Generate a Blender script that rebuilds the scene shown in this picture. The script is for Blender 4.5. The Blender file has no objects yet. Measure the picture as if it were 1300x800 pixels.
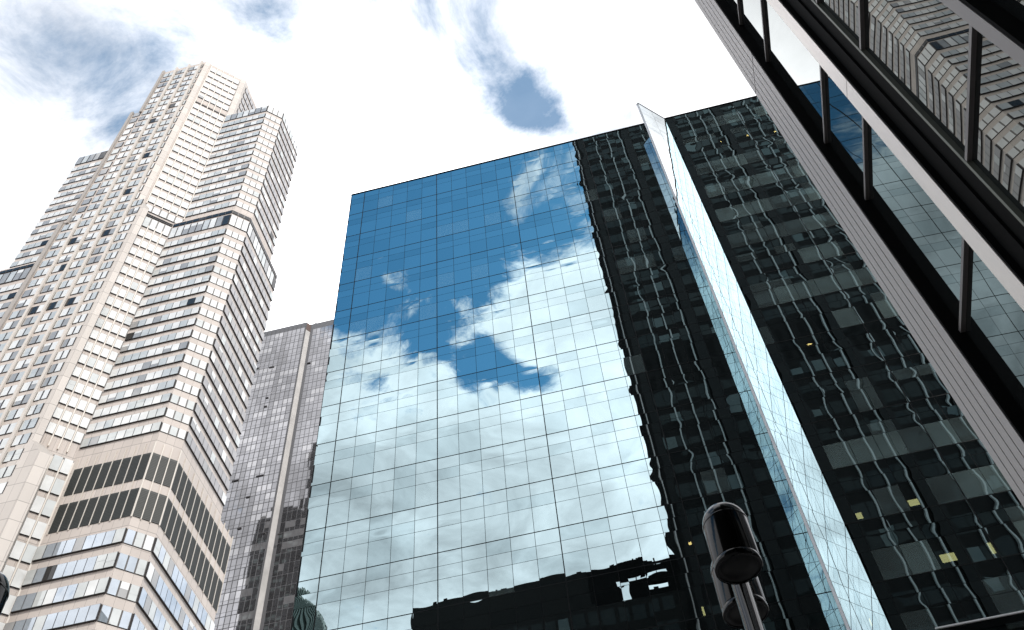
import bpy, math, random
from mathutils import Vector, Matrix
import numpy as np
random.seed(7)
R = math.radians
S = bpy.context.scene
COL = S.collection
EYE = 1.6                                   # eye height of the photographer (m)

# ------------------------------------------------------------------ camera
FPX = 1270.7
yaw, pit, rol = R(-8.3263), R(54.3167), R(-6.1624)
fw = Vector((math.sin(yaw) * math.cos(pit), math.cos(yaw) * math.cos(pit), math.sin(pit)))
r0 = Vector((math.cos(yaw), -math.sin(yaw), 0)); u0 = r0.cross(fw)
rt = math.cos(rol) * r0 + math.sin(rol) * u0
up = -math.sin(rol) * r0 + math.cos(rol) * u0
cd = bpy.data.cameras.new('camera'); cam = bpy.data.objects.new('camera', cd); COL.objects.link(cam)
cam.matrix_world = Matrix(((rt.x, up.x, -fw.x, 0), (rt.y, up.y, -fw.y, 0), (rt.z, up.z, -fw.z, EYE), (0, 0, 0, 1)))
cd.sensor_width = 36; cd.lens = 36 * FPX / 1300; cd.clip_start = 0.05; cd.clip_end = 6000
S.camera = cam

def proj(P, eye):
    d = P - np.array(eye); z = d @ np.array(fw); z = np.where(z > .1, z, .1)
    return np.stack([650 + FPX * (d @ np.array(rt)) / z, 400 - FPX * (d @ np.array(up)) / z], -1), z

# ------------------------------------------------------------------ mesh builder
class MB:
    def __init__(s): s.v = []; s.f = []; s.m = []; s.uv = []
    def quad(s, pts, m=0, uv=None):
        n = len(s.v); s.v += [tuple(p) for p in pts]; s.f.append(tuple(range(n, n + len(pts)))); s.m.append(m)
        s.uv.append(uv or [(0, 0)] * len(pts)); return s
    def box(s, x0, x1, y0, y1, z0, z1, m=0):
        c = [(x0, y0, z0), (x1, y0, z0), (x1, y1, z0), (x0, y1, z0), (x0, y0, z1), (x1, y0, z1), (x1, y1, z1), (x0, y1, z1)]
        for f in ((3, 2, 1, 0), (4, 5, 6, 7), (0, 1, 5, 4), (1, 2, 6, 5), (2, 3, 7, 6), (3, 0, 4, 7)):
            s.quad([c[i] for i in f], m)
        return s
    def obox(s, o, u, n, a0, a1, d0, d1, z0, z1, m=0):
        """box on a facade: a along u, d along the outward normal n"""
        P = lambda a, d, z: (o[0] + u[0] * a + n[0] * d, o[1] + u[1] * a + n[1] * d, z)
        c = [P(a0, d1, z0), P(a1, d1, z0), P(a1, d0, z0), P(a0, d0, z0), P(a0, d1, z1), P(a1, d1, z1), P(a1, d0, z1), P(a0, d0, z1)]
        for f in ((3, 2, 1, 0), (4, 5, 6, 7), (0, 1, 5, 4), (1, 2, 6, 5), (2, 3, 7, 6), (3, 0, 4, 7)):
            s.quad([c[i] for i in f], m)
        return s
    def prism(s, poly, z0, z1, mods=None, floor=3.6, m=0, ztops=None):
        k = len(poly); zt = ztops or [z1] * k
        for i in range(k):
            a, b = poly[i], poly[(i + 1) % k]; L = math.hypot(b[0] - a[0], b[1] - a[1])
            md = (mods[i] if mods else 1.6) or 1.6
            s.quad([(a[0], a[1], z0), (b[0], b[1], z0), (b[0], b[1], zt[(i + 1) % k]), (a[0], a[1], zt[i])], m,
                   [(0, 0), (L / md, 0), (L / md, (zt[(i + 1) % k] - z0) / floor), (0, (zt[i] - z0) / floor)])
        s.quad([(p[0], p[1], zt[i]) for i, p in enumerate(poly)], m)
        return s
    def lathe(s, prof, cx, cy, seg=32, m=0):
        n = len(s.v)
        for r, z in prof:
            for k in range(seg):
                a = 2 * math.pi * k / seg; s.v.append((cx + r * math.cos(a), cy + r * math.sin(a), z))
        for i in range(len(prof) - 1):
            for k in range(seg):
                k2 = (k + 1) % seg
                s.f.append((n + i * seg + k, n + i * seg + k2, n + (i + 1) * seg + k2, n + (i + 1) * seg + k)); s.m.append(m); s.uv.append([(0, 0)] * 4)
        return s
    def mesh(s, name, mats, smooth=False):
        me = bpy.data.meshes.new(name); me.from_pydata(s.v, [], s.f)
        ul = me.uv_layers.new(name='UVMap'); ul.data.foreach_set('uv', [c for f in s.uv for p in f for c in p])
        for mt in (mats if isinstance(mats, list) else [mats]): me.materials.append(mt)
        me.polygons.foreach_set('material_index', s.m)
        if smooth: me.polygons.foreach_set('use_smooth', [True] * len(s.f))
        me.update(); return me
    def build(s, name, mats, parent=None, smooth=False):
        o = bpy.data.objects.new(name, s.mesh(name, mats, smooth)); COL.objects.link(o)
        if parent: o.parent = parent; o.matrix_parent_inverse = parent.matrix_world.inverted()
        return o

def thing(name, label, cat, loc=(0, 0, 0), group=None):
    o = bpy.data.objects.new(name, None); COL.objects.link(o); o.location = loc
    o.matrix_world = Matrix.Translation(loc)
    o['label'] = label; o['category'] = cat
    if group: o['group'] = group
    return o

def structure(o): o['kind'] = 'structure'; return o

def many(chunks, name, mats, parent, eye=(0, 0, EYE), n=100, smooth=False):
    """chunks: MBs, one per countable part. The n that show largest become parts, the rest one 'stuff' part."""
    sc = []
    for c in chunks:
        P = np.array(c.v); q, z = proj(P, eye); w = np.clip(q, [0, 0], [1300, 800])
        ext = (w.max(0) - w.min(0)); sc.append(-ext[0] * ext[1] if z.min() > .2 else 0)
    order = sorted(range(len(chunks)), key=lambda i: sc[i])
    for i in order[:n]:
        c = chunks[i]; used = sorted(set(c.m)); mm = [mats[k] for k in used]
        c.m = [used.index(k) for k in c.m]; c.build(name, mm, parent, smooth)
    if len(order) > n:
        t = MB()
        for i in order[n:]:
            c = chunks[i]; b = len(t.v); t.v += c.v; t.f += [tuple(k + b for k in f) for f in c.f]; t.m += c.m; t.uv += c.uv
        o = t.build(name, mats, parent, smooth); o['kind'] = 'stuff'

# ------------------------------------------------------------------ materials
def new_mat(name):
    m = bpy.data.materials.new(name); m.use_nodes = True; nt = m.node_tree; nt.nodes.clear()
    out = nt.nodes.new('ShaderNodeOutputMaterial'); return m, nt, out
def N(nt, t, **kw):
    n = nt.nodes.new(t)
    for k, v in kw.items():
        if k.startswith('i_'):
            key = k[2:]; key = int(key) if key.isdigit() else key.replace('_', ' ')
            n.inputs[key].default_value = v
        else: setattr(n, k, v)
    return n
def math_(nt, op, a, b=None, c=None, clamp=False):
    n = nt.nodes.new('ShaderNodeMath'); n.operation = op; n.use_clamp = clamp
    for i, x in enumerate((a, b, c)):
        if x is None: continue
        if isinstance(x, (int, float)): n.inputs[i].default_value = x
        else: nt.links.new(x, n.inputs[i])
    return n.outputs[0]

def surf(name, col, rough=.6, var=.15, scale=.6, metal=0., spec=.5, joints=None, bump=0., streak=False):
    m, nt, out = new_mat(name); L = nt.links.new
    b = N(nt, 'ShaderNodeBsdfPrincipled'); b.inputs['Roughness'].default_value = rough; b.inputs['Metallic'].default_value = metal
    b.inputs['Specular IOR Level'].default_value = spec
    g = N(nt, 'ShaderNodeNewGeometry'); mp = N(nt, 'ShaderNodeMapping'); L(g.outputs['Position'], mp.inputs[0])
    mp.inputs['Scale'].default_value = (1, 1, .12 if streak else 1)
    nz = N(nt, 'ShaderNodeTexNoise', i_Scale=scale, i_Detail=6.0, i_Roughness=.65); L(mp.outputs[0], nz.inputs['Vector'])
    f = math_(nt, 'MULTIPLY_ADD', nz.outputs[0], var * 2, 1 - var)
    if joints:
        uv = N(nt, 'ShaderNodeUVMap'); sp = N(nt, 'ShaderNodeSeparateXYZ'); L(uv.outputs[0], sp.inputs[0])
        fu = math_(nt, 'FRACT', sp.outputs[0]); fv = math_(nt, 'FRACT', math_(nt, 'MULTIPLY', sp.outputs[1], joints))
        ju = math_(nt, 'GREATER_THAN', fu, .035); jv = math_(nt, 'GREATER_THAN', fv, .035)
        j = math_(nt, 'MULTIPLY_ADD', math_(nt, 'MULTIPLY', ju, jv), .4, .6)
        cell = N(nt, 'ShaderNodeTexWhiteNoise', noise_dimensions='2D'); cb = N(nt, 'ShaderNodeCombineXYZ')
        L(math_(nt, 'FLOOR', sp.outputs[0]), cb.inputs[0]); L(math_(nt, 'FLOOR', math_(nt, 'MULTIPLY', sp.outputs[1], joints)), cb.inputs[1]); L(cb.outputs[0], cell.inputs[0])
        f = math_(nt, 'MULTIPLY', math_(nt, 'MULTIPLY', f, j), math_(nt, 'MULTIPLY_ADD', cell.outputs[0], .14, .93))
    mx = N(nt, 'ShaderNodeVectorMath', operation='SCALE'); mx.inputs[0].default_value = col[:3]; L(f, mx.inputs['Scale'])
    L(mx.outputs[0], b.inputs['Base Color'])
    if bump:
        bp = N(nt, 'ShaderNodeBump', i_Strength=bump, i_Distance=.02); L(nz.outputs[0], bp.inputs['Height']); L(bp.outputs[0], b.inputs['Normal'])
    L(b.outputs[0], out.inputs[0]); return m

def glass(name, tint, gloss, inner, trans=0., rough=0., var=.25, ior=1.5):
    """coated facade glass: mirror reflection over what is seen behind it (blind colour `inner`, and some see-through)"""
    m, nt, out = new_mat(name); L = nt.links.new
    gl = N(nt, 'ShaderNodeBsdfGlossy'); gl.inputs['Color'].default_value = (*tint, 1); gl.inputs['Roughness'].default_value = rough
    df = N(nt, 'ShaderNodeBsdfDiffuse')
    g = N(nt, 'ShaderNodeNewGeometry'); nz = N(nt, 'ShaderNodeTexNoise', i_Scale=.35, i_Detail=3.0); L(g.outputs['Position'], nz.inputs['Vector'])
    mx = N(nt, 'ShaderNodeVectorMath', operation='SCALE'); mx.inputs[0].default_value = inner
    L(math_(nt, 'MULTIPLY_ADD', nz.outputs[0], 2 * var, 1 - var), mx.inputs['Scale']); L(mx.outputs[0], df.inputs['Color'])
    base = df
    if trans:
        tr = N(nt, 'ShaderNodeBsdfTransparent'); tr.inputs['Color'].default_value = (.7, .9, .88, 1)
        base = N(nt, 'ShaderNodeMixShader'); base.inputs[0].default_value = trans; L(df.outputs[0], base.inputs[1]); L(tr.outputs[0], base.inputs[2])
    fr = N(nt, 'ShaderNodeFresnel', i_IOR=ior)
    fac = math_(nt, 'MULTIPLY_ADD', fr.outputs[0], 1 - gloss, gloss, clamp=True)
    ms = N(nt, 'ShaderNodeMixShader'); L(fac, ms.inputs[0]); L(base.outputs[0], ms.inputs[1]); L(gl.outputs[0], ms.inputs[2])
    L(ms.outputs[0], out.inputs[0]); return m

def emit(name, col, st):
    m, nt, out = new_mat(name); e = N(nt, 'ShaderNodeEmission', i_Strength=st); e.inputs[0].default_value = (*col, 1); nt.links.new(e.outputs[0], out.inputs[0]); return m

M = {}
M['stone'] = surf('beige_stone', (.61, .545, .50), .75, .10, .25, joints=1.0, streak=True)
M['stone_light'] = surf('pale_stone', (.65, .60, .55), .7, .12, .4, streak=True)
M['stone_pier'] = surf('pale_pier_stone', (.63, .58, .535), .7, .10, .4, joints=1.0, streak=True)
M['band'] = surf('dark_window_frame', (.035, .03, .03), .5, .2, 1)
M['mull'] = surf('beige_metal', (.64, .59, .53), .5, .1, .5)
M['w_white'] = glass('window_white_blind', (.95, .97, 1), .06, (.80, .81, .80), ior=1.3)
M['w_pale'] = glass('window_pale_blind', (.9, .94, .95), .14, (.60, .62, .61), ior=1.3)
M['w_grey'] = glass('window_half_dark', (.85, .85, .86), .12, (.38, .38, .375), ior=1.3)
M['w_dark'] = glass('window_open_dark', (.6, .6, .6), .06, (.03, .03, .03))
M['w_blue'] = glass('window_bluish', (.84, .90, .97), .36, (.36, .41, .46))
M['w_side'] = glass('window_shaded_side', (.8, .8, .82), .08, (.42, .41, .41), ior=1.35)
M['louvre'] = surf('dark_louvre', (.030, .034, .032), .6, .2, .8)
M['core'] = surf('dark_core', (.012, .014, .015), .7, .2, .3)
T1 = (.64, .82, .87)
M['g_vis'] = glass('blue_green_mirror_glass', T1, .66, (.007, .009, .009), .35)
M['g_sp'] = glass('blue_green_spandrel_glass', T1, .65, (.005, .0065, .0065))
M['g_teal'] = glass('mirror_glass_with_pale_blind', T1, .58, (.27, .37, .355), var=.5)
M['g_mid'] = glass('mirror_glass_with_grey_blind', T1, .62, (.14, .185, .18), var=.5)
M['g_fin'] = glass('pale_fin_glass', (.90, .955, .97), .78, (.4, .45, .45))
M['joint'] = surf('black_joint', (.004, .0055, .006), .6, .2, .5, spec=.2)
M['metal_rail'] = surf('bright_metal_rail', (.86, .87, .88), .4, .1, 1)
M['lamp_on'] = emit('warm_ceiling_light', (1, .62, .22), 9)
M['lamp_on2'] = emit('pale_yellow_lit_room', (1, .8, .36), 3.2)
M['rb_pier'] = surf('ribbed_grey_cladding', (.45, .415, .40), .45, .16, 1.2, streak=True)
M['rb_pier_sheen'] = surf('beige_cladding_painted_sheen', (.90, .82, .76), .35, .16, 2.5, streak=True, metal=.25)  # beige pier front, its glancing reflection put into the paler colour
M['rb_pier_grey'] = surf('plain_grey_cladding', (.25, .23, .225), .5, .1, 2)
M['rb_black'] = surf('black_metal', (.005, .005, .005), .75, .25, 4, spec=.05)
M['rb_mull'] = surf('grey_mullion_metal', (.17, .155, .15), .45, .1, 3)
M['rb_frame'] = surf('greenish_frame', (.14, .15, .12), .5, .1, 3)
M['rb_glass'] = glass('smoked_window_glass', (.68, .71, .70), .20, (.010, .011, .011))
M['n_wall'] = surf('dark_spandrel', (.009, .009, .009), .7, .35, .25, spec=.05)
M['n_fin'] = surf('pale_grey_fin', (.27, .29, .285), .5, .1, .5)
M['n_col'] = surf('black_column_cladding', (.004, .0045, .0045), .6, .2, .5, spec=.1)
M['n_win'] = glass('dark_window_reflecting', (.7, .8, .8), .0, (.012, .014, .014), ior=1.22)
M['n_win2'] = glass('teal_window', (.7, .85, .85), .02, (.036, .047, .047), ior=1.3)
M['gt_wall'] = surf('purple_grey_cladding', (.12, .12, .127), .5, .12, .1, streak=True)
M['gt_a'] = glass('grey_curtain_glass', (.78, .78, .81), .40, (.080, .081, .087), rough=.03)
M['gt_b'] = glass('lighter_curtain_glass', (.87, .87, .89), .40, (.25, .25, .26), rough=.03)
M['gt_c'] = glass('dark_curtain_glass', (.72, .72, .745), .36, (.060, .060, .064), rough=.03)
M['gt_streak'] = surf('painted_reflection_streak', (.50, .48, .46), .45, .5, .15)  # bright reflected streak in the recess, painted as a pale colour
M['blk_wall'] = surf('charcoal_block_wall', (.010, .010, .0095), .7, .3, .2, spec=.1)
M['rib'] = surf('grey_green_rib', (.15, .19, .17), .6, .15, .4)
M['lampmetal'] = surf('black_lamp_metal', (.004, .004, .004), .13, .2, 6, spec=.35)
M['lens'] = surf('dark_lens', (.012, .012, .012), .45, .3, 12)
M['asphalt'] = surf('asphalt', (.05, .05, .052), .9, .2, 2)
M['paving'] = surf('pavement_stone', (.28, .27, .26), .85, .15, 1)
M['paint'] = surf('road_paint', (.75, .74, .7), .7, .1, 3)
M['white_panel'] = surf('white_panel', (.85, .85, .85), .5, .05, 1)

# ------------------------------------------------------------------ glass tower
D = 45.0
def zz(k): return EYE + k          # heights are given above the eye
top = 1.996 * D; FL = .0905 * D
gt = thing('glass_tower', 'blue mirror glass office tower reflecting clouds and a dark building', 'building', (-1, D, 0))
XL = -.4782 * D; XR = 27.0; xf = .2345 * D; MOD = .0331 * D
b = MB(); b.box(XL + .12, XR, D + 1.3, D + 38, 0, zz(top) - .3)
b.build('wall', M['core'], gt)
b = MB()                           # black joint grid behind the panes: sheet strips between the panes
cols = [XL, -.4464 * D]
for k in range(5): cols.append(-.4464 * D + (k + 1) * (.1656 * D / 5))
for k in range(5): cols.append(-.2808 * D + (k + 1) * (.1662 * D / 5))
w_ = (.2345 * D + .1146 * D) / 10.5
while cols[-1] < XR - 1: cols.append(cols[-1] + MOD)
heavyv = {1, 6, 11, 16, 21, 26, 31}
rows = []                           # (z, heavy)
z = top; k = 0
while z > -1.0:
    rows += [(z, True), (z - .262 * FL, False), (z - .505 * FL, False)]; z -= FL; k += 1
rows.append((-EYE + .1, True)); rows = [r for r in rows if r[0] >= -EYE]
joint = MB()
for i, x in enumerate(cols):
    h = .06 if i in heavyv else .026
    joint.box(x - h / 2, x + h / 2, D - .012 if i in heavyv else D + .006, D + .14, 0, zz(top))
for z, hv in rows:
    h = .055 if hv else .026
    joint.box(cols[0], cols[-1], D + (-.010 if hv else .008), D + .13, zz(z) - h / 2, zz(z) + h / 2)
joint.build('joint_grid', M['joint'], gt)
coping = MB(); coping.box(XL - .05, XR, D - .06, D + 1.4, zz(top) + .04, zz(top) + .16); coping.build('coping', M['joint'], gt)
b = MB(); b.box(XL - .02, XL + .1, D + .0, D + 38, 0, zz(top)); b.build('side_wall', M['joint'], gt)
# floor slabs behind the glass
b = MB()
for z, hv in rows[::3]:
    b.box(XL + .15, XR, D + .2, D + 1.3, zz(z) - .505 * FL, zz(z) - .06)
b.build('floor_slab', M['core'], gt)

def pane(x0, x1, z0, z1, seg, amp, tilt, m, P):
    """one pane, slightly pillowed and tilted as real glazing is. P(a,d,z) maps to the world"""
    c = MB(); n = seg + 1
    tx, tz = random.gauss(0, tilt), random.gauss(0, tilt); a = random.gauss(0, amp)
    a2, ph = random.gauss(0, amp * .5), random.uniform(0, 6.28)
    W, H = x1 - x0, z1 - z0
    for j in range(n):
        for i in range(n):
            u, v = i / seg, j / seg
            d = tx * (u - .5) * W + tz * (v - .5) * H + a * 16 * u * (1 - u) * v * (1 - v) + a2 * math.sin(3.1416 * u) * math.sin(5 * v + ph)
            c.v.append(P(x0 + u * W, d, z0 + v * H))
    for j in range(seg):
        for i in range(seg):
            q = j * n + i; c.f.append((q, q + 1, q + n + 1, q + n)); c.m.append(m); c.uv.append([(0, 0)] * 4)
    return c

LAMPS = []
def ray(px, py):
    d = fw * FPX + rt * (px - 650) - up * (py - 400); return d
for px, py, w, h, mt in ((1160, 638, .55, .42, 'lamp_on2'), (1204, 708, .75, .5, 'lamp_on2'), (1091, 655, .32, .42, 'lamp_on2'), (1259, 696, .2, .7, 'lamp_on2'),
                         (893, 776, .12, .55, 'lamp_on2'), (876, 690, .16, .16, 'lamp_on'), (949, 172, .18, .18, 'lamp_on'), (984, 167, .16, .16, 'lamp_on'),
                         (915, 180, .12, .12, 'lamp_on'), (1028, 437, .3, .1, 'lamp_on')):
    d = ray(px, py); t = (D + .17) / d.y; x, z = d.x * t, d.z * t + EYE
    LAMPS.append((x, z)); lm = MB(); lm.box(x - w / 2, x + w / 2, D + .15, D + .19, z - h / 2, z + h / 2); lm.build('lit_window', M[mt], gt)
T2 = (.585, .77, .825)
M['g_vis2'] = glass('blue_green_mirror_glass_darker', T2, .64, (.007, .009, .009), .35)
M['g_sp2'] = glass('blue_green_spandrel_glass_darker', T2, .62, (.005, .0065, .0065))
GM = [M['g_vis'], M['g_sp'], M['g_teal'], M['g_mid'], M['g_vis2'], M['g_sp2']]
pan = []
for r in range(len(rows) - 1):
    z1, z0 = rows[r][0], rows[r + 1][0]; kind = r % 3; rowp = random.choice((.35, .55, .75, .95))
    for i in range(len(cols) - 1):
        x0, x1 = cols[i], cols[i + 1]; right = x0 > xf - .5
        m = 1
        if kind == 2:
            q = random.random()
            if right: m = 2 if q < rowp * .6 else 3 if q < rowp else 0
            else: m = 3 if q < .12 else 0
        elif right and kind == 1 and random.random() < .22: m = 3
        if any(x0 - .3 < lx < x1 + .3 and zz(z0) - .3 < lz < zz(z1) + .3 for lx, lz in LAMPS): m = 0
        elif m < 2 and random.random() < .3: m += 4
        vis = zz(z1) > 27; hv_ = random.choice((.35, .8, 1.0, 1.9))
        bright = x1 < .0 * D
        pan.append(pane(x0 + .014, x1 - .014, zz(z0) + .014, zz(z1) - .014, 7 if vis else 2, (.0007 if bright else .0010) * hv_, .0008 if bright else .0012, m,
                        lambda a, d, z: (a, D - d, z)))
many(pan, 'glass_pane', GM, gt, smooth=True)

# projecting glass fin at 45 degrees
fb = .0514 * D
fin = MB(); P0 = (xf, D - .02); P1 = (xf - fb, D - fb); th = .22
nx, ny = .70711, -.70711
fo = (P1[0], P1[1]); fu = (.70711, .70711)
FLN = math.hypot(P0[0] - P1[0], P0[1] - P1[1])
ftop = zz(1.9965 * D)
fin.obox(fo, fu, (nx, ny), 0, FLN, -th + .02, -.02, 0, ftop)
glass_fin = fin.build('glass_fin', M['metal_rail'], gt)
b = MB(); b.obox(fo, fu, (nx, ny), -.03, FLN, -th - .03, .03, ftop + .003, ftop + .09); b.build('fin_coping', M['joint'], gt)
fp = []
for r in range(len(rows) - 1):
    z1, z0 = rows[r][0], rows[r + 1][0]
    for i in range(2):
        a0, a1 = i * FLN / 2 + .012, (i + 1) * FLN / 2 - .012
        for side in (0, 1):
            if side == 0: f = lambda a, d, z: (fo[0] + fu[0] * a + nx * d, fo[1] + fu[1] * a + ny * d, z)
            else: f = lambda a, d, z: (fo[0] + fu[0] * (FLN - a) - nx * (th + d), fo[1] + fu[1] * (FLN - a) - ny * (th + d), z)
            fp.append(pane(a0, a1, zz(z0) + .015, min(zz(z1), ftop) - .015, 4, .0008, .0012, 0, f))
many(fp, 'fin_pane', [M['g_fin']], glass_fin, smooth=True)
# thin metal rail along the facade low on the right
b = MB(); zr = zz(.657 * D * .985)
b.box(xf + 1.8, XR, D - .62, D - .05, zr - .10, zr - .02); ledge = b.build('ledge', M['joint'], gt)
b = MB(); b.box(xf + 1.8, XR, D - .70, D - .62, zr - .05, zr + .03); b.build('rail', M['metal_rail'], ledge)
# lit lamps seen behind the glass
# ------------------------------------------------------------------ beige tower
T = 88.0
bt = thing('stone_tower', 'tall beige stone office tower with stepped corners and rows of pale windows', 'building', (-1 * T, 1.15 * T, 0))
def pt(x, y): return (x * T, y * T)
def hz(k): return EYE + k * T
wall = MB(); W_ = 1.65
wall.prism([pt(-1.195, 1), pt(-1.052, 1), pt(-.956, 1.096), pt(-.956, 1.4), pt(-1.195, 1.4)], 0, hz(3.17), [1.88, .0135 * T * 1.414, 1.7, 2, 2])
wall.prism([pt(-1.225, 1), pt(-1.195, 1), pt(-1.195, 1.35), pt(-1.225, 1.35)], hz(2.2145), hz(2.855), [1.9] * 4)
wall.prism([pt(-1.242, 1), pt(-1.195, 1), pt(-1.195, 1.36), pt(-1.242, 1.36)], 0, hz(2.2145), [1.9] * 4)
wall.prism([pt(-1.4526, 1.10), pt(-1.20, 1.10), pt(-1.20, 1.33), pt(-1.4526, 1.33)], 0, hz(2.885), [W_] * 4)
wall.prism([pt(-1.60, 1.081), pt(-1.20, 1.081), pt(-1.20, 1.098), pt(-1.60, 1.098)], 0, hz(2.2145), [W_] * 4)
wall.prism([pt(-.97, 1.084), pt(-.8315, 1.084), pt(-.797, 1.1185), pt(-.797, 1.247), pt(-.97, 1.247)], hz(2.20), hz(2.8835), [W_, 1.43, 1.7, 2, 2])
wall.prism([pt(-.985, 1.069), pt(-.8235, 1.069), pt(-.7905, 1.102), pt(-.7905, 1.282), pt(-.985, 1.282)], 0, hz(2.2145), [W_, 1.37, 1.7, 2, 2])
wall.prism([pt(-.90, 1.2825), pt(-.7903, 1.2825), pt(-.7903, 1.339), pt(-.90, 1.339)], 0, hz(1.362), [1.7] * 4)
wall.build('wall', M['stone'], bt)
# corner piers between the grid face and the diagonal face
b = MB()
b.prism([pt(-1.0519, .9985), pt(-1.041, 1.0094), pt(-1.0475, 1.0159)], hz(2.24), hz(3.175))
b.build('corner_pier', M['stone_pier'], bt)
b = MB(); b.prism([pt(-.9675, 1.0837), pt(-.9555, 1.0955), pt(-.956, 1.12), pt(-.975, 1.10)], hz(2.86), hz(3.175)); b.build('corner_pier', M['stone_pier'], bt)
b = MB(); b.prism([pt(-1.0519, .9995), pt(-1.024, .9995), pt(-1.0145, 1.009), pt(-1.037, 1.0315)], hz(1.34), hz(2.2), ztops=[hz(2.262), hz(2.20), hz(2.20), hz(2.26)]); b.build('corner_pier', M['stone_pier'], bt)
b = MB(); b.prism([pt(-1.0519, .9990), pt(-.9955, .9990), pt(-.980, 1.0145), pt(-1.0225, 1.0575)], 0, hz(1.33), ztops=[hz(1.40), hz(1.325), hz(1.325), hz(1.39)]); b.build('corner_pier', M['stone_pier'], bt)
# left edge pier of the top
b = MB(); b.box(-1.2015 * T, -1.1935 * T, 1 * T - .45, 1 * T + .5, hz(2.855), hz(3.175)); b.build('corner_pier', M['stone_pier'], bt)
b = MB(); b.box(-1.231 * T, -1.223 * T, 1 * T - .42, 1 * T + .5, hz(2.21), hz(2.87)); b.build('corner_pier', M['stone_pier'], bt)
b = MB(); b.box(-1.249 * T, -1.238 * T, 1 * T - .45, 1 * T + .5, 0, hz(2.222)); b.build('corner_pier', M['stone_pier'], bt)
# pilasters on the grid face
for x, zt in ((-1.193, 2.2145), (-1.150, 3.172), (-1.108, 3.172), (-1.065, 3.172), (-1.193, 3.17)):
    if x == -1.193 and zt > 3: continue
    b = MB(); b.box(x * T - .28, x * T + .28, T - .55, T - .002, 0, hz(zt)); b.build('pilaster', M['stone_light'], bt)

WM = [M['w_white'], M['w_pale'], M['w_grey'], M['w_dark'], M['w_blue'], M['w_side']]
wins, bands = [], []
def floorwins(o, u, n, segs, z0, z1, dep, wts, gap=.055):
    """one storey of windows on a face: band box + window panes standing proud of the wall"""
    a0, a1 = min(s[0] for s in segs), max(s[1] for s in segs)
    bands.append(MB().obox(o, u, n, a0, a1, -.05, dep - .03, z0 - .04, z1 + .04, 0))
    for s0, s1 in segs:
        m = random.choices(range(len(wts)), wts)[0]
        tx = random.gauss(0, .006); tz = random.gauss(0, .006); c = MB()
        Pp = lambda a, z, d: (o[0] + u[0] * a + n[0] * d, o[1] + u[1] * a + n[1] * d, z)
        A0, A1 = s0 + gap, s1 - gap
        zs = z0 + (z1 - z0) * .0
        c.quad([Pp(A0, z0, dep), Pp(A1, z0, dep + tx), Pp(A1, z1, dep + tx + tz), Pp(A0, z1, dep + tz)], m)
        if m in (1, 2) and random.random() < .35:      # roller blind part way down
            h = (z1 - z0) * random.choice((.3, .45, .6))
            c.quad([Pp(A0, z1 - h, dep + .012 + tz), Pp(A1, z1 - h, dep + .012 + tx + tz), Pp(A1, z1, dep + .012 + tx + tz), Pp(A0, z1, dep + .012 + tz)], 0 if m == 2 else 1)
        wins.append(c)

def face(A, B): 
    A, B = pt(*A), pt(*B); L = math.hypot(B[0] - A[0], B[1] - A[1]); u = ((B[0] - A[0]) / L, (B[1] - A[1]) / L); return A, u, (u[1], -u[0]), L
def segs_even(L, n, m0=0., m1=0.):
    w = (L - m0 - m1) / n; return [(m0 + i * w, m0 + (i + 1) * w) for i in range(n)]
fl = .0410
def floors(ztop, zbot, f=fl):
    out = []; z = ztop
    while z - f > zbot - .001: out.append(z - f); z -= f
    return out
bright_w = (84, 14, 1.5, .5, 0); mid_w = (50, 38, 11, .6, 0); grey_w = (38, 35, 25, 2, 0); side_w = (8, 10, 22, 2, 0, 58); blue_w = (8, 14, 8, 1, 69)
WH = .62                              # window share of a storey
# grid face
A, u, n, L = face((-1.242, 1), (-1.0, 1))
xs = lambda x: (x + 1.242) * T
def grid_face(zs, left, last):
    for zf in zs:
        z0 = hz(zf) + .55; z1 = hz(zf + fl) - .75
        bays = [(-1.150, -1.108), (-1.108, -1.065), (-1.193, -1.150)]
        if left: bays.append(left)
        for x0, x1 in bays:
            mid = (x0 + x1) / 2; a0, am, a1 = xs(x0) + .28, xs(mid), xs(x1) - .28
            if x1 - x0 < .035: floorwins(A, u, n, [(a0, a1)], z0, z1, .16, grey_w, .14)
            else: floorwins(A, u, n, [(a0, am), (am, a1)], z0, z1, .16, grey_w, .14)
        x0, x1, k = last; a0, a1 = xs(x0) + .28, xs(x1)
        floorwins(A, u, n, segs_even(a1 - a0, k) if 0 else [(a0 + i * (a1 - a0) / k, a0 + (i + 1) * (a1 - a0) / k) for i in range(k)], z0, z1, .16, mid_w, .14)
f_all = floors(3.155, .62)
grid_face([z for z in f_all if z > 2.855], None, (-1.065, -1.0555, 1))
grid_face([z for z in f_all if 2.2145 < z <= 2.855], (-1.222, -1.193), (-1.065, -1.0535, 1))
grid_face([z for z in f_all if 1.40 < z <= 2.2145], (-1.237, -1.193), (-1.065, -1.034, 2))
grid_face([z for z in f_all if z <= 1.40], (-1.237, -1.193), (-1.065, -1.030, 2))
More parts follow.
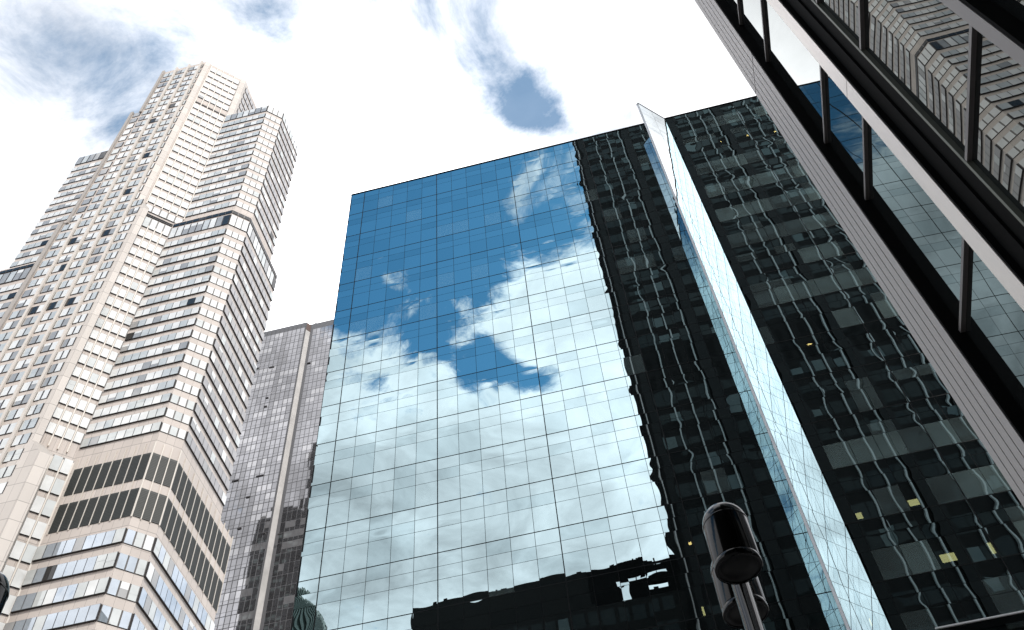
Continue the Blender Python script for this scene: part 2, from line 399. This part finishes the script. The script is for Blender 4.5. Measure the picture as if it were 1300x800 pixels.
# diagonal face (5, 4, 2 windows wide as the piers step out)
A, u, n, L = face((-1.052, 1), (-.956, 1.096)); tl = lambda t: t * T * 1.41421
q2 = 1.41421 * T
def diag(zs, t0, t1, k, dz0=.42, dz1=.9):
    for zf, f in zs: floorwins(A, u, n, [(tl(t0) + i * (tl(t1) - tl(t0)) / k, tl(t0) + (i + 1) * (tl(t1) - tl(t0)) / k) for i in range(k)], hz(zf) + dz0, hz(zf + f) - dz1, .22, bright_w, .16)
diag([(z, fl) for z in floors(3.155, 2.89)], .0150, .0835, 5)
diag([(z, fl) for z in floors(2.872, 2.21)], .0150, .0830, 5)
diag([(2.148, .052)], .0225, .0700, 4, .3, .6)
for zq in (2.8745, 2.2005, 2.2065): floorwins(A, u, n, [(tl(.0150 if zq > 2.5 else .0225), tl(.0835 if zq > 2.5 else .07))], hz(zq), hz(zq + .0045 if zq > 2.5 else zq + .0028), .2, (0, 0, 0, 1, 0))
t2 = floors(2.2145 - .07, 1.40); diag([(z, fl) for z in t2], .0225, .0700, 4)
LF = .0505
low = [1.1588 - .018 + i * 0 for i in range(0)]
lowz = [1.1735 - LF * i for i in range(1, 11)]       # floor lines below the louvres
diag([(z, LF) for z in lowz] + [(1.1735 + LF * i, LF) for i in range(0, 4)], .0445, .0710, 2, .5, .9)
for tt in (.0150, .0287, .0424, .0561, .0698, .0835):
    b = MB(); b.obox(A, u, n, tl(tt) - .10, tl(tt) + .10, 0, .30, hz(2.25), hz(3.165) if tt < .08 else hz(2.87)); b.build('mullion', M['mull'], bt)
for tt in (.0344, .0463, .0581):
    b = MB(); b.obox(A, u, n, tl(tt) - .10, tl(tt) + .10, 0, .30, hz(1.38), hz(2.16)); b.build('mullion', M['mull'], bt)
for tt in (.0445, .0577, .0705):
    b = MB(); b.obox(A, u, n, tl(tt) - .11, tl(tt) + .11, 0, .30, hz(.3), hz(1.36)); b.build('mullion', M['mull'], bt)
# wing faces
def wing(tier, zs, f, k3, k4, k5, p3, p4, p5, p6, d0, d1, w3, w4, w5, dep=.30, skip=0):
    a, uu, nn, LL = face(p3, p4)
    s3 = segs_even(LL, k3)[skip:]
    for zf in zs: floorwins(a, uu, nn, s3, hz(zf) + d0, hz(zf + f) - d1, dep, w3)
    a, uu, nn, LL = face(p4, p5)
    for zf in zs: floorwins(a, uu, nn, segs_even(LL, k4), hz(zf) + d0, hz(zf + f) - d1, min(dep, .12), w4, .12)
    a, uu, nn, LL = face(p5, p6)
    for zf in zs: floorwins(a, uu, nn, segs_even(LL, k5), hz(zf) + d0, hz(zf + f) - d1, dep, w5)
z1s = floors(2.8835 - .052, 2.235)
wing(1, z1s, fl, 7, 3, 7, (-.966, 1.084), (-.8315, 1.084), (-.797, 1.1185), (-.797, 1.247), .50, 1.15, mid_w, bright_w, side_w, dep=.24)
z2s = floors(2.2145 - .085, 1.3736)
wing(2, z2s, fl, 9, 3, 10, (-.978, 1.069), (-.8235, 1.069), (-.7905, 1.102), (-.7905, 1.282), .50, 1.15, mid_w, bright_w, side_w, skip=0)
wing(3, lowz, LF, 9, 3, 14, (-.978, 1.069), (-.8235, 1.069), (-.7905, 1.102), (-.7905, 1.339), .75, 1.15, blue_w, blue_w, blue_w, dep=.34)
# tall panels of the crown and of the band between the tiers
def panels(p, q, k, z0, z1, dep, wts, a_from=0):
    a, uu, nn, LL = face(p, q)
    for s0, s1 in segs_even(LL, k)[a_from:]: floorwins(a, uu, nn, [(s0, s1)], hz(z0), hz(z1), dep, wts, .12)
for p, q, k in (((-.966, 1.084), (-.8315, 1.084), 7), ((-.8315, 1.084), (-.797, 1.1185), 3), ((-.797, 1.1185), (-.797, 1.247), 7)):
    panels(p, q, k, 2.838, 2.876, .2, mid_w if k != 3 else bright_w)
for p, q, k in (((-.978, 1.069), (-.8235, 1.069), 9), ((-.8235, 1.069), (-.7905, 1.102), 3), ((-.7905, 1.102), (-.7905, 1.282), 10)):
    panels(p, q, k, 2.140, 2.185, .2, grey_w if k != 3 else bright_w)
    panels(p, q, k, 2.1945, 2.2075, .15, (0, 0, 6, 94, 0))
a, uu, nn, LL = face((-.956, 1.096), (-.956, 1.28))
for zf in floors(3.155, 2.89): floorwins(a, uu, nn, segs_even(LL, 9, .9, 0), hz(zf) + .5, hz(zf + fl) - 1.0, .2, side_w, .14)
# left wings
a, uu, nn, LL = face((-1.4526, 1.10), (-1.225, 1.10))
for zf in floors(2.885 - .062, 2.25): floorwins(a, uu, nn, segs_even(LL, 12), hz(zf) + .5, hz(zf + fl) - 1.15, .22, grey_w)
for s0, s1 in segs_even(LL, 12): floorwins(a, uu, nn, [(s0, s1)], hz(2.832), hz(2.88), .25, (4, 20, 60, 16, 0), .14)
a, uu, nn, LL = face((-1.60, 1.081), (-1.242, 1.081))
for zf in floors(2.2145 - .085, 1.0): floorwins(a, uu, nn, segs_even(LL, 19), hz(zf) + .5, hz(zf + fl) - 1.15, .22, grey_w)
for s0, s1 in segs_even(LL, 19):
    floorwins(a, uu, nn, [(s0, s1)], hz(2.138), hz(2.185), .25, (10, 30, 50, 10, 0), .14); floorwins(a, uu, nn, [(s0, s1)], hz(2.193), hz(2.205), .2, (0, 0, 5, 95, 0), .14)
many(bands, 'window_band', [M['band']], bt)
many(wins, 'window', WM, bt)
# two rows of dark louvres with pale mullions
lv = []
for p, q, k, e in (((-.972, 1.069), (-.8235, 1.069), 8, 0), ((-.8235, 1.069), (-.7905, 1.102), 3, 0), ((-.7905, 1.102), (-.7905, 1.339), 12, 0)):
    a, uu, nn, LL = face(p, q)
    for s0, s1 in segs_even(LL, k):
        for zl, zh in ((1.276, 1.3405), (1.190, 1.254)):
            b = MB(); b.obox(a, uu, nn, s0 + .085, s1 - .085, -.02, .09, hz(zl), hz(zh))
            kk = int((hz(zh) - hz(zl)) / .32)
            for i in range(kk): b.obox(a, uu, nn, s0 + .085, s1 - .085, .09, .115, hz(zl) + i * .32, hz(zl) + i * .32 + .16)
            lv.append(b)
    for i in range(k + 1):
        b = MB(); b.obox(a, uu, nn, i * LL / k - .075, i * LL / k + .075, .0 + .01 * (k == 3), .17, hz(1.187), hz(1.368)); b.build('mullion', M['mull'], bt)
many(lv, 'louvre', [M['louvre']], bt)

# ------------------------------------------------------------------ grey tower
G = 195.0
gy = thing('grey_tower', 'slim purple grey curtain wall skyscraper with a bright reflected streak painted down its recess', 'building', (-105, G + 15, 0))
gtop = EYE + 1.5331 * G
b = MB(); b.box(-132, -.5317 * G, G, G + 40, 0, gtop); b.box(-.5317 * G, -80, G + 1.62, G + 40, 0, gtop + .3)
b.build('wall', M['gt_wall'], gy)
b = MB(); x0, x1 = -.5317 * G + .02, -.5317 * G + 1.0
b.quad([(x0, G + .05, 0), (x1, G + 1.6, 0), (x1, G + 1.6, gtop - 4.5), (x0, G + .05, gtop - 4.5)]); b.build('reflection_streak', M['gt_streak'], gy)
b = MB(); b.quad([(x0, G + .06, gtop - 4.4), (x1, G + 1.61, gtop - 4.4), (x1, G + 1.61, gtop - .3), (x0, G + .06, gtop - .3)]); b.build('notch_shadow', surf('notch_shadow_brown', (.10, .06, .05), .7), gy)  # brown sheet painted for the shadow in the notch above the streak
gp = []
def gpanes(x0, x1, Y, k, cl):
    w = (x1 - x0) / k; f = 3.9; z = gtop - 7
    fi = 0
    while z > 110:
        i = 0
        while i < k:
            run = random.randint(2, 5); lit = random.random() < .34
            for j in range(i, min(k, i + run)):
                m = (1 if random.random() < .8 else 0) if lit else (0 if random.random() < .75 else 2)
                if cl and (j % cl) in (0,): m = 2
                tx, tz = random.gauss(0, .0035), random.gauss(0, .0035)
                a0, a1 = x0 + j * w + .09, x0 + (j + 1) * w - .09
                c = MB(); c.quad([(a0, Y - .05, z + 1.35), (a1, Y - .05 - tx * w, z + 1.35), (a1, Y - .05 - (tx + tz) * w, z + 3.75), (a0, Y - .05 - tz * w, z + 3.75)], m)
                c.quad([(a0, Y - .045, z + .1), (a1, Y - .045 - tx * w, z + .1), (a1, Y - .045 - tx * w, z + 1.25), (a0, Y - .045, z + 1.25)], 0 if m != 2 else 2)
                gp.append(c)
            i += run
        z -= f; fi += 1
gpanes(-131.5, -.5317 * G - .4, G, 17, 6)
gpanes(-.5317 * G + 2.0, -88, G + 1.62, 9, 5)
many(gp, 'window', [M['gt_a'], M['gt_b'], M['gt_c']], gy)
for k in range(18):                      # vertical mullions
    x = -131.5 + k * (27.4 / 17); b = MB(); b.box(x - .07, x + .07, G - .16, G - .002, 0, gtop - 1); b.build('mullion', M['gt_wall'], gy)
for px, py, w in ((325, 468, 10), (345, 466, 9), (339, 505, 5), (337, 516, 5), (299, 610, 10), (330, 604, 11), (315, 631, 6), (304, 671, 6), (335, 677, 5), (355, 678, 5), (392, 461, 6)):
    d = ray(px, py); Y = G if px < 370 else G + 1.6; t = (Y - .1) / d.y; ww = w * .105
    b = MB(); b.box(d.x * t - ww, d.x * t + ww, Y - .32, Y - .06, d.z * t + EYE - .3, d.z * t + EYE + .12); b.build('open_window', M['band'], gy)
d = ray(402, 404); t = (G + 4) / d.y; x = d.x * t
b = MB(); b.box(x - .2, x + .2, G + 3.8, G + 4.2, gtop, gtop + 4.2); b.box(x - 1.1, x + 1.3, G + 3.8, G + 4.2, gtop + 2.9, gtop + 3.3); b.build('antenna', M['rb_black'], gy)

# ------------------------------------------------------------------ near dark tower on the right
XG, XF = 2.86, 2.743
rb = thing('dark_tower', 'dark office tower close on the right with ribbed grey corner and tall smoked windows', 'building', (22, -15, 0))
RT = 196.0; YC = 6.28; YS = -34.0
b = MB(); b.box(XG + .35, 52, YS, 5.6, 0, RT); b.build('wall', M['rb_black'], rb)
def pier_ribs(y0, y1, k):
    b = MB(); b.box(XF + .035, XG + .34, y0, y1, 0, RT, 1)
    zj = [0.0, 14.2]
    while zj[-1] < RT: zj.append(zj[-1] + 14.2)
    w = (y1 - y0) / k
    for a, c in zip(zj[:-1], zj[1:]):
        for i in range(k):
            b.box(XF, XF + .034, y0 + i * w + (.014 if i else .0), y0 + (i + 1) * w, a + .014, min(c, RT) - .014)
    return b
pier_ribs(5.69, YC, 5).build('corner_pier', [M['rb_pier'], M['rb_black']], rb)
b = MB(); b.box(XF + .004, XG + .34, 5.664, 5.687, 0, RT); b.build('jamb', M['rb_black'], rb)
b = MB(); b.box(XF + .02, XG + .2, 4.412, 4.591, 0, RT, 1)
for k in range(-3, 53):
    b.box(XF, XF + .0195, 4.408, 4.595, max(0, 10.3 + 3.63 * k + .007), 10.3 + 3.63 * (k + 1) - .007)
b.build('pier', [M['rb_pier_sheen'], M['rb_mull']], rb)
b = MB(); b.box(XF + .006, XG + .2, 4.387, 4.407, 0, RT); b.box(XF + .06, XG + .2, 4.228, 4.386, 0, RT); b.box(XF + .085, XG + .2, 4.094, 4.227, 0, RT); b.build('jamb', M['rb_black'], rb)
b = MB(); b.box(XG - .035, XG + .1, 4.066, 4.092, 0, RT); b.build('window_frame', M['rb_frame'], rb)
b = MB(); b.box(XF, XG + .2, 2.839, 2.943, 0, RT); b.build('pier', M['rb_pier_grey'], rb)
b = MB(); b.box(XF + .004, XG + .2, 2.810, 2.836, 0, RT); b.build('jamb', M['rb_black'], rb)
for y in [1.62 - 1.617 * i for i in range(22)]:
    b = MB(); b.box(XF, XG + .2, y, y + .11, 0, RT); b.build('pier', M['rb_pier_grey' if y > 1 else 'n_wall'], rb)
lev = [6.33, 8.543, 9.824, 12.211, 13.591, 4.97, 2.74, 1.37, -.87]
for k in range(1, 62): lev += [12.211 + 3.63 * k, 13.591 + 3.63 * k]
lev = sorted(l + EYE for l in lev if l + EYE < RT)
mul, pn = [], []
for y0, y1 in ((4.598, 5.661), (2.946, 4.064), (1.735, 2.808)):
    for z in lev:
        if z < 30: mul.append(MB().box(XG - .032, XG + .02, y0, y1, z - .021, z + .021))
    zl = [0.05] + lev
    for z0, z1 in zip(zl[:-1], zl[1:]):
        pn.append(pane(y0 + .002, y1 - .002, z0 + .021, z1 - .021, 6, .0009, .0009, 0, lambda a, d, z, q=y0 + y1: (XG + .006 - d, q - a, z)))
many(mul, 'mullion', [M['rb_mull']], rb)
many(pn, 'window', [M['rb_glass']], rb, smooth=True)
b = MB(); b.box(XG + .01, XG + .34, YS, 1.73, 0, RT); b.build('side_wall', M['rb_black'], rb)
# north face, the one the glass tower mirrors
NY = YC - .36
b = MB(); b.box(XF + .25, 52, NY - .3, NY - .03, 0, RT); b.build('north_wall', M['n_wall'], rb)
BAY = 8.5; x = XF + .02; nb = 0
eye_m = (0, 2 * D, EYE)
nwin, fx = [], []
while x < 50:
    b = MB(); b.box(x, x + 1.35, NY - .03, NY + .35, 0, RT - 1); b.build('column', M['n_col'], rb)
    for o in (3.55, 5.75, 8.0):
        if x + o < 51: b = MB(); b.box(x + o, x + o + .17, NY - .03, NY + .30, 0, RT - 1); b.build('fin', M['n_fin'], rb)
    z = 3.0
    while z < RT - 4:
        mech = 96 < z < 103
        for i in range(5):
            a0 = x + 1.45 + i * 1.4; c = MB()
            if mech:
                if i % 1 == 0: c.quad([(a0 + 1.0, NY - .015, z + .4), (a0 + .35, NY - .015, z + .4), (a0 + .35, NY - .015, z + 3.2), (a0 + 1.0, NY - .015, z + 3.2)], 2)
            else:
                m = random.choices((0, 1), (85, 15))[0]; tz = random.gauss(0, .01)
                c.quad([(a0 + 1.3, NY - .02, z + 1.5), (a0, NY - .02, z + 1.5), (a0, NY - .02 + tz, z + 3.6), (a0 + 1.3, NY - .02 + tz, z + 3.6)], m)
            nwin.append(c)
        z += 3.9
    x += BAY; nb += 1
for c in nwin:                 # real size decides which are separate here: the face shows only as a reflection
    pass
def many_n(chunks, name, mats, parent):
    ch = sorted(chunks, key=lambda c: abs(c.v[0][0] - 4) * .6 + abs(c.v[0][2] - 70) * .3)
    for c in ch[:100]:
        used = sorted(set(c.m)); mm = [mats[k] for k in used]; c.m = [used.index(k) for k in c.m]; c.build(name, mm, parent)
    t = MB()
    for c in ch[100:]:
        bb = len(t.v); t.v += c.v; t.f += [tuple(k + bb for k in f) for f in c.f]; t.m += c.m; t.uv += c.uv
    o = t.build(name, mats, parent); o['kind'] = 'stuff'
many_n(nwin, 'north_window', [M['n_win'], M['n_win2'], M['rb_black']], rb)

# ------------------------------------------------------------------ buildings seen only in the mirror glass
blk = thing('office_block', 'dark flat roofed block across the street mirrored low in the blue glass', 'building', (-17, -40, 0))
BT = EYE + .828 * 115
b = MB(); b.box(-36.2, -10, -55, -25, 0, BT); b.box(-10, 2.65, -55, -25, 0, BT - 6.2); b.build('wall', M['blk_wall'], blk)
b = MB()
for x0, x1, za, zb in ((-10, -5.9, 6.2, 0), (-5.9, -4.2, 2.7, 0), (-4.2, -1.5, 6.2, 2.9), (-1.5, 1.2, 3.8, 2.7), (-1.5, 1.2, 6.2, 4.9), (-4.2, 1.2, 1.7, 0), (1.2, 2.65, 6.2, 0),
                       (-3.1, -2.95, 2.9, 1.7), (-.4, -.3, 2.7, 1.7), (-5.3, -4.9, 4.1, 3.6), (-.9, -.2, 4.9, 4.5), (-2.4, -1.7, 2.3, 1.7)):
    b.box(x0, x1 - .002, -25.5 - .01 * x0, -25 - .003 * abs(x0), BT - za, BT - zb)
b.build('roof_frame', M['rb_black'], blk)
b = MB(); b.box(-8.9, -7.2, -29, -27, BT - 6.2, BT - 3.4); b.box(-30, -22, -40, -33, BT, BT + 2.2); b.box(-19, -13, -35, -30, BT, BT + 1.1); b.build('roof_plant', M['blk_wall'], blk)
rq = random.Random(4); b = MB()
for k in range(46):
    x0 = rq.uniform(-34, 1.2); w0 = rq.uniform(.15, 1.3); zb = BT; y0 = rq.uniform(-27, -25.3)
    b.box(x0, min(1.8, x0 + w0), y0 - .5, y0, zb - .1, zb + rq.uniform(.15, .9))
b.build('roof_rail', M['rb_black'], blk)
bw = []
for r in range(24):
    for i in range(18):
        x0 = -35.6 + i * 2.07; z0 = BT - 9.5 - r * 3.9
        if z0 < 2: continue
        c = MB(); c.quad([(x0 + 1.6, -24.97, z0), (x0, -24.97, z0), (x0, -24.97 + random.gauss(0, .01), z0 + 2.2), (x0 + 1.6, -24.97 + random.gauss(0, .01), z0 + 2.2)], random.choices((0, 1, 2), (90, 10, 0))[0]); bw.append(c)
ch = bw[:100]
for c in ch: mm = [[M['n_win'], M['n_win2'], M['w_grey']][c.m[0]]]; c.m = [0]; c.build('window', mm, blk)
t_ = MB()
for c in bw[100:]:
    bb = len(t_.v); t_.v += c.v; t_.f += [tuple(k + bb for k in f) for f in c.f]; t_.m += c.m; t_.uv += c.uv
o = t_.build('window', [M['n_win'], M['n_win2'], M['w_grey']], blk); o['kind'] = 'stuff'

rbd = thing('ribbed_tower', 'grey green ribbed tower with rounded top mirrored at the lower left of the glass', 'building', (-72, -66, 0))
b = MB(); q = MB(); Yb = -60.0; YM = 150.0
def hump(x0, x1, ztop, drop, yb, bld):
    n_ = 22
    for i in range(n_):
        f = i / (n_ - 1); xx = x0 + (x1 - x0) * f; zt = EYE + YM * (ztop - drop * f ** 2.0) + random.uniform(-.5, .4) - (i % 7 == 3) * .8
        w = (x1 - x0) / n_
        bld.box(xx, xx + w * .5, yb - 1, yb, 0, zt); q.box(xx + w * .5, xx + w, yb - 1.3, yb - .5, 0, zt - .6)
hump(-.50 * YM, -.433 * YM, .912, .075, Yb, b); hump(-.447 * YM, -.412 * YM, .845, .06, Yb + 4, b)
b.build('rib', M['rib'], rbd); q.build('wall', M['core'], rbd)

dk = thing('charcoal_tower', 'charcoal tower mirrored low in the grey skyscraper beside the painted streak', 'building', (-132, 115, 0))
YB = 130.0; YQ = 2 * G - YB
b = MB(); b.box(-.556 * YQ, -.47 * YQ, YB - 20, YB, 0, EYE + 1.045 * YQ); b.box(-.556 * YQ + 4, -.50 * YQ, YB - 18, YB - 2, 0, EYE + 1.075 * YQ); b.box(-.4895 * YQ, -.455 * YQ, YB - 14, YB + .5, 0, EYE + 1.20 * YQ)
b.build('wall', M['n_col'], dk)
cw = []
for r in range(60):
    for i in range(8):
        x0 = -.552 * YQ + i * 2.05; z0 = EYE + 1.03 * YQ - 5 - r * 4.2
        if z0 < 60 or random.random() < .45: continue
        c = MB(); c.quad([(x0 + 1.6, YB + .03, z0), (x0, YB + .03, z0), (x0, YB + .03, z0 + 1.5), (x0 + 1.6, YB + .03, z0 + 1.5)], 0); cw.append(c)
t_ = MB()
for c in cw:
    bb = len(t_.v); t_.v += c.v; t_.f += [tuple(k + bb for k in f) for f in c.f]; t_.m += c.m; t_.uv += c.uv
o = t_.build('window', M['rib'], dk); o['kind'] = 'stuff'

# ------------------------------------------------------------------ street lamps
def lamp(loc, dY, base, label, group=None, sides=(-1, 1)):
    root = thing('street_lamp', label, 'street lamp', base, group)
    px_, py_ = base[0], base[1]; zr_ = loc
    b = MB(); b.lathe([(.11, .0), (.11, .5), (.065, .55), (.058, zr_ + .20), (.0, zr_ + .20)], px_, py_, 24); b.build('pole', M['lampmetal'], root, True)
    for s in sides:
        y = py_ + s * dY; h = MB(); r = .146; H = .36
        prof = [(r - .006, zr_ + .05), (r, zr_ + .06), (r, zr_ + H)]
        for k in range(1, 13):
            a = k / 12 * math.pi / 2; prof.append((r * math.cos(a) if k < 12 else 0.0005, zr_ + H + r * 1.02 * math.sin(a)))
        h.lathe(prof, px_, y, 48); hd = h.build('lamp_head', M['lampmetal'], root, True)
        sm = MB(); sm.lathe([(r + .0005, zr_ + H - .012), (r + .003, zr_ + H - .009), (r + .003, zr_ + H + .002), (r + .0002, zr_ + H + .005)], px_, y, 48); sm.build('seam_ring', M['lampmetal'], hd, True)
        rm = MB(); rm.lathe([(r - .012, zr_), (r + .0025, zr_), (r + .0025, zr_ + .045), (r - .004, zr_ + .052)], px_, y, 48); rm.build('rim', M['lampmetal'], hd, True)
        ln = MB(); ln.lathe([(r - .01, zr_ + .008), (r - .03, zr_ + .012), (r - .035, zr_ + .03), (.07, zr_ + .05), (.0005, zr_ + .055)], px_, y, 48); ln.build('lens', M['lens'], hd, True)
        am = MB(); am.box(px_ - .02, px_ + .02, min(py_, y) + .03, max(py_, y) - .03, zr_ + .11, zr_ + .16); am.build('arm', M['lampmetal'], root)
    return root
Yl = 5.33
lamp(EYE + .786 * 5.1, .23, (.489, Yl, 0), 'black twin headed street lamp standing before the blue glass tower')
lamp2 = None
d = ray(-26, 764); t = 6.0 / math.hypot(d.x, d.y)
lamp(EYE + d.z * t - .28, .23, (d.x * t, d.y * t - .23, 0), 'black street lamp head only just showing beside the beige tower foot', sides=(1,))

# ------------------------------------------------------------------ ground
b = MB(); b.quad([(-2500, -2500, 0), (2500, -2500, 0), (2500, 2500, 0), (-2500, 2500, 0)]); structure(b.build('ground', M['paving']))
b = MB(); b.quad([(-400, 14, .004), (400, 14, .004), (400, 34, .004), (-400, 34, .004)]); structure(b.build('road', M['asphalt']))
b = MB(); b.box(-400, 400, 34, 34.3, 0, .13); b.box(-400, 400, 13.7, 14, 0, .13); structure(b.build('kerb', M['paving']))
b = MB()
for k in range(-30, 30): b.quad([(k * 6, 23.9, .008), (k * 6 + 3, 23.9, .008), (k * 6 + 3, 24.1, .008), (k * 6, 24.1, .008)])
structure(b.build('road_markings', M['paint']))

# ------------------------------------------------------------------ sky, clouds, sun
SUN_AZ, SUN_EL = 140.0, 48.0        # azimuth from +Y towards +X
w = bpy.data.worlds.new('World'); S.world = w; w.use_nodes = True; nt = w.node_tree; nt.nodes.clear(); L = nt.links.new
out = N(nt, 'ShaderNodeOutputWorld'); bg = N(nt, 'ShaderNodeBackground', i_Strength=.1); L(bg.outputs[0], out.inputs[0])
sky = N(nt, 'ShaderNodeTexSky', sky_type='NISHITA', sun_disc=False, sun_elevation=R(SUN_EL), sun_rotation=R(SUN_AZ), air_density=1.0, dust_density=.4, ozone_density=1.2)
tc = N(nt, 'ShaderNodeTexCoord'); sp = N(nt, 'ShaderNodeSeparateXYZ'); L(tc.outputs['Generated'], sp.inputs[0])
zc = math_(nt, 'MAXIMUM', sp.outputs[2], .06)
u_ = math_(nt, 'DIVIDE', sp.outputs[0], zc); v_ = math_(nt, 'DIVIDE', sp.outputs[1], zc)
cb = N(nt, 'ShaderNodeCombineXYZ'); L(u_, cb.inputs[0]); L(v_, cb.inputs[1]); P = cb.outputs[0]
def noise(scale, detail, rough, dist, off):
    mp = N(nt, 'ShaderNodeMapping'); mp.inputs['Location'].default_value = off; L(P, mp.inputs[0])
    n = N(nt, 'ShaderNodeTexNoise', i_Scale=scale, i_Detail=detail, i_Roughness=rough, i_Distortion=dist); L(mp.outputs[0], n.inputs['Vector']); return n.outputs[0]
def blob(cx, cy, r, amp):
    d = N(nt, 'ShaderNodeVectorMath', operation='DISTANCE'); L(P, d.inputs[0]); d.inputs[1].default_value = (cx, cy, 0)
    e = math_(nt, 'MULTIPLY', math_(nt, 'POWER', math_(nt, 'DIVIDE', d.outputs['Value'], r), 2.0), -1.0)
    return math_(nt, 'MULTIPLY', math_(nt, 'EXPONENT', e), amp)
n1 = noise(5.5, 12, .66, .5, (3.1, 1.7, .4))
ramp = N(nt, 'ShaderNodeFloatCurve'); L(math_(nt, 'MULTIPLY_ADD', v_, .25, .5, clamp=True), ramp.inputs['Value'])
cv = ramp.mapping.curves[0]
pts = [(-2, .78), (-.86, .80), (-.76, .66), (-.71, .46), (-.66, .24), (-.52, .18), (-.40, .34), (-.25, .62), (0, .70), (.3, .70), (.5, .74), (2, .72)]
while len(cv.points) < len(pts): cv.points.new(.5, .5)
for p_, (vv, yy) in zip(cv.points, pts): p_.location = (vv * .25 + .5, yy); p_.handle_type = 'VECTOR'
ramp.mapping.update()
dens = math_(nt, 'ADD', ramp.outputs[0], math_(nt, 'MULTIPLY_ADD', n1, 1.7, -.85))
for a in ((-.085, -.69, .055, .36), (-.02, -.67, .05, .36), (.02, -.72, .06, .4), (-.40, -.66, .085, .5), (-.215, -.735, .033, -.32), (-.15, -.765, .035, -.36), (.5, -.5, .33, .6), (-.47, -.04, .15, -.8), (-.02, -.53, .055, .30), (-.06, -.575, .035, .19), (.0, -.575, .03, .12), (-.24, -.60, .025, .1), (-.095, -.825, .040, -.40), (-.15, -.79, .05, -.30), (-.228, -.622, .02, .16),
          (-.04, -.625, .045, -.32), (-.25, -.745, .04, .2), (-.36, -.66, .03, .2), (-.29, -.66, .05, -.12),
          (-.034, .435, .045, -.50), (-.026, .462, .026, -.34), (-.055, .375, .03, -.30), (.005, .478, .022, -.22), (-.045, .325, .045, -.20), (-.42, .27, .15, -.13), (-.16, .30, .10, -.08), (-.253, .30, .045, -.36), (-.378, .30, .045, -.30), (-.43, .35, .04, -.26), (-.48, .29, .07, -.26),
          (.9, -.15, .6, .5), (-.3, .55, .2, .4), (.15, .40, .1, .4), (-.17, .40, .06, .3), (-.62, .45, .2, .3)):
    dens = math_(nt, 'ADD', dens, blob(*a))
kf = N(nt, 'ShaderNodeMapRange', interpolation_type='SMOOTHSTEP'); L(v_, kf.inputs[0]); kf.inputs[1].default_value = -.4; kf.inputs[2].default_value = .1; kf.inputs[3].default_value = 1.9; kf.inputs[4].default_value = .55
dsh = math_(nt, 'MULTIPLY_ADD', math_(nt, 'SUBTRACT', dens, .5), kf.outputs[0], .5)
mr = N(nt, 'ShaderNodeMapRange', interpolation_type='SMOOTHSTEP'); L(dsh, mr.inputs[0]); mr.inputs[1].default_value = .26; mr.inputs[2].default_value = .74
n2 = noise(7.0, 9, .6, .5, (7.7, 2.2, 1.4))
br = math_(nt, 'MULTIPLY_ADD', n2, 20.0, .1)
thick = N(nt, 'ShaderNodeMapRange'); L(dens, thick.inputs[0]); thick.inputs[1].default_value = .55; thick.inputs[2].default_value = 1.1; thick.inputs[3].default_value = 3.5; thick.inputs[4].default_value = 0.
br = math_(nt, 'ADD', br, thick.outputs[0])
front = math_(nt, 'MULTIPLY', math_(nt, 'GREATER_THAN', v_, -.2), 4.0)
fr_ = N(nt, 'ShaderNodeMapRange', interpolation_type='SMOOTHSTEP'); L(v_, fr_.inputs[0]); fr_.inputs[1].default_value = -.35; fr_.inputs[2].default_value = .15; fr_.inputs[3].default_value = 0; fr_.inputs[4].default_value = 1.6
br = math_(nt, 'ADD', br, fr_.outputs[0])
for a in ((.02, -.95, .16, 6.0), (-.02, -.70, .10, 4.0), (-.3, -.76, .08, 3.0), (-.4, -1.05, .2, -2.0), (-.18, -.98, .1, -1.5), (1.0, -.15, .8, 3.0), (-.25, .56, .17, 26.0), (.47, .10, .09, -13.0), (-.47, .24, .17, -2.2), (.62, -.1, .34, 11.0)):
    br = math_(nt, 'ADD', br, blob(*a))
cc = N(nt, 'ShaderNodeVectorMath', operation='SCALE'); cc.inputs[0].default_value = (.975, .975, 1.0); L(br, cc.inputs['Scale'])
hs = N(nt, 'ShaderNodeHueSaturation', i_Saturation=1.0, i_Value=1.0); tv = N(nt, 'ShaderNodeVectorMath', operation='MULTIPLY'); tv.inputs[1].default_value = (.80, 1.66, 1.76); L(sky.outputs[0], tv.inputs[0]); L(tv.outputs[0], hs.inputs['Color'])
mix = N(nt, 'ShaderNodeMix', data_type='RGBA'); fm = N(nt, 'ShaderNodeMapRange', interpolation_type='SMOOTHSTEP'); L(v_, fm.inputs[0]); fm.inputs[1].default_value = -.3; fm.inputs[2].default_value = .2; fm.inputs[3].default_value = 0; fm.inputs[4].default_value = .10
L(math_(nt, 'MAXIMUM', mr.outputs[0], fm.outputs[0]), mix.inputs[0]); L(hs.outputs[0], mix.inputs[6]); L(cc.outputs[0], mix.inputs[7])
L(mix.outputs[2], bg.inputs[0])
try: w.cycles.sampling_method = 'MANUAL'; w.cycles.sample_map_resolution = 1024
except Exception: pass

sd = bpy.data.lights.new('sun', 'SUN'); sd.energy = 2.4; sd.angle = R(1.5); sd.color = (1, .95, .88)
so = bpy.data.objects.new('sun', sd); COL.objects.link(so)
sv = Vector((math.sin(R(SUN_AZ)) * math.cos(R(SUN_EL)), math.cos(R(SUN_AZ)) * math.cos(R(SUN_EL)), math.sin(R(SUN_EL))))
so.rotation_euler = sv.to_track_quat('Z', 'Y').to_euler(); so.location = (60, -60, 250)

S.view_settings.view_transform = 'Standard'; S.view_settings.look = 'None'; S.view_settings.exposure = 0.15; S.view_settings.gamma = 1.0
S.render.engine = 'CYCLES'
c = S.cycles; c.max_bounces = 10; c.glossy_bounces = 8; c.transparent_max_bounces = 8; c.diffuse_bounces = 3; c.use_denoising = True
c.sample_clamp_indirect = 6.0
c.caustics_reflective = False
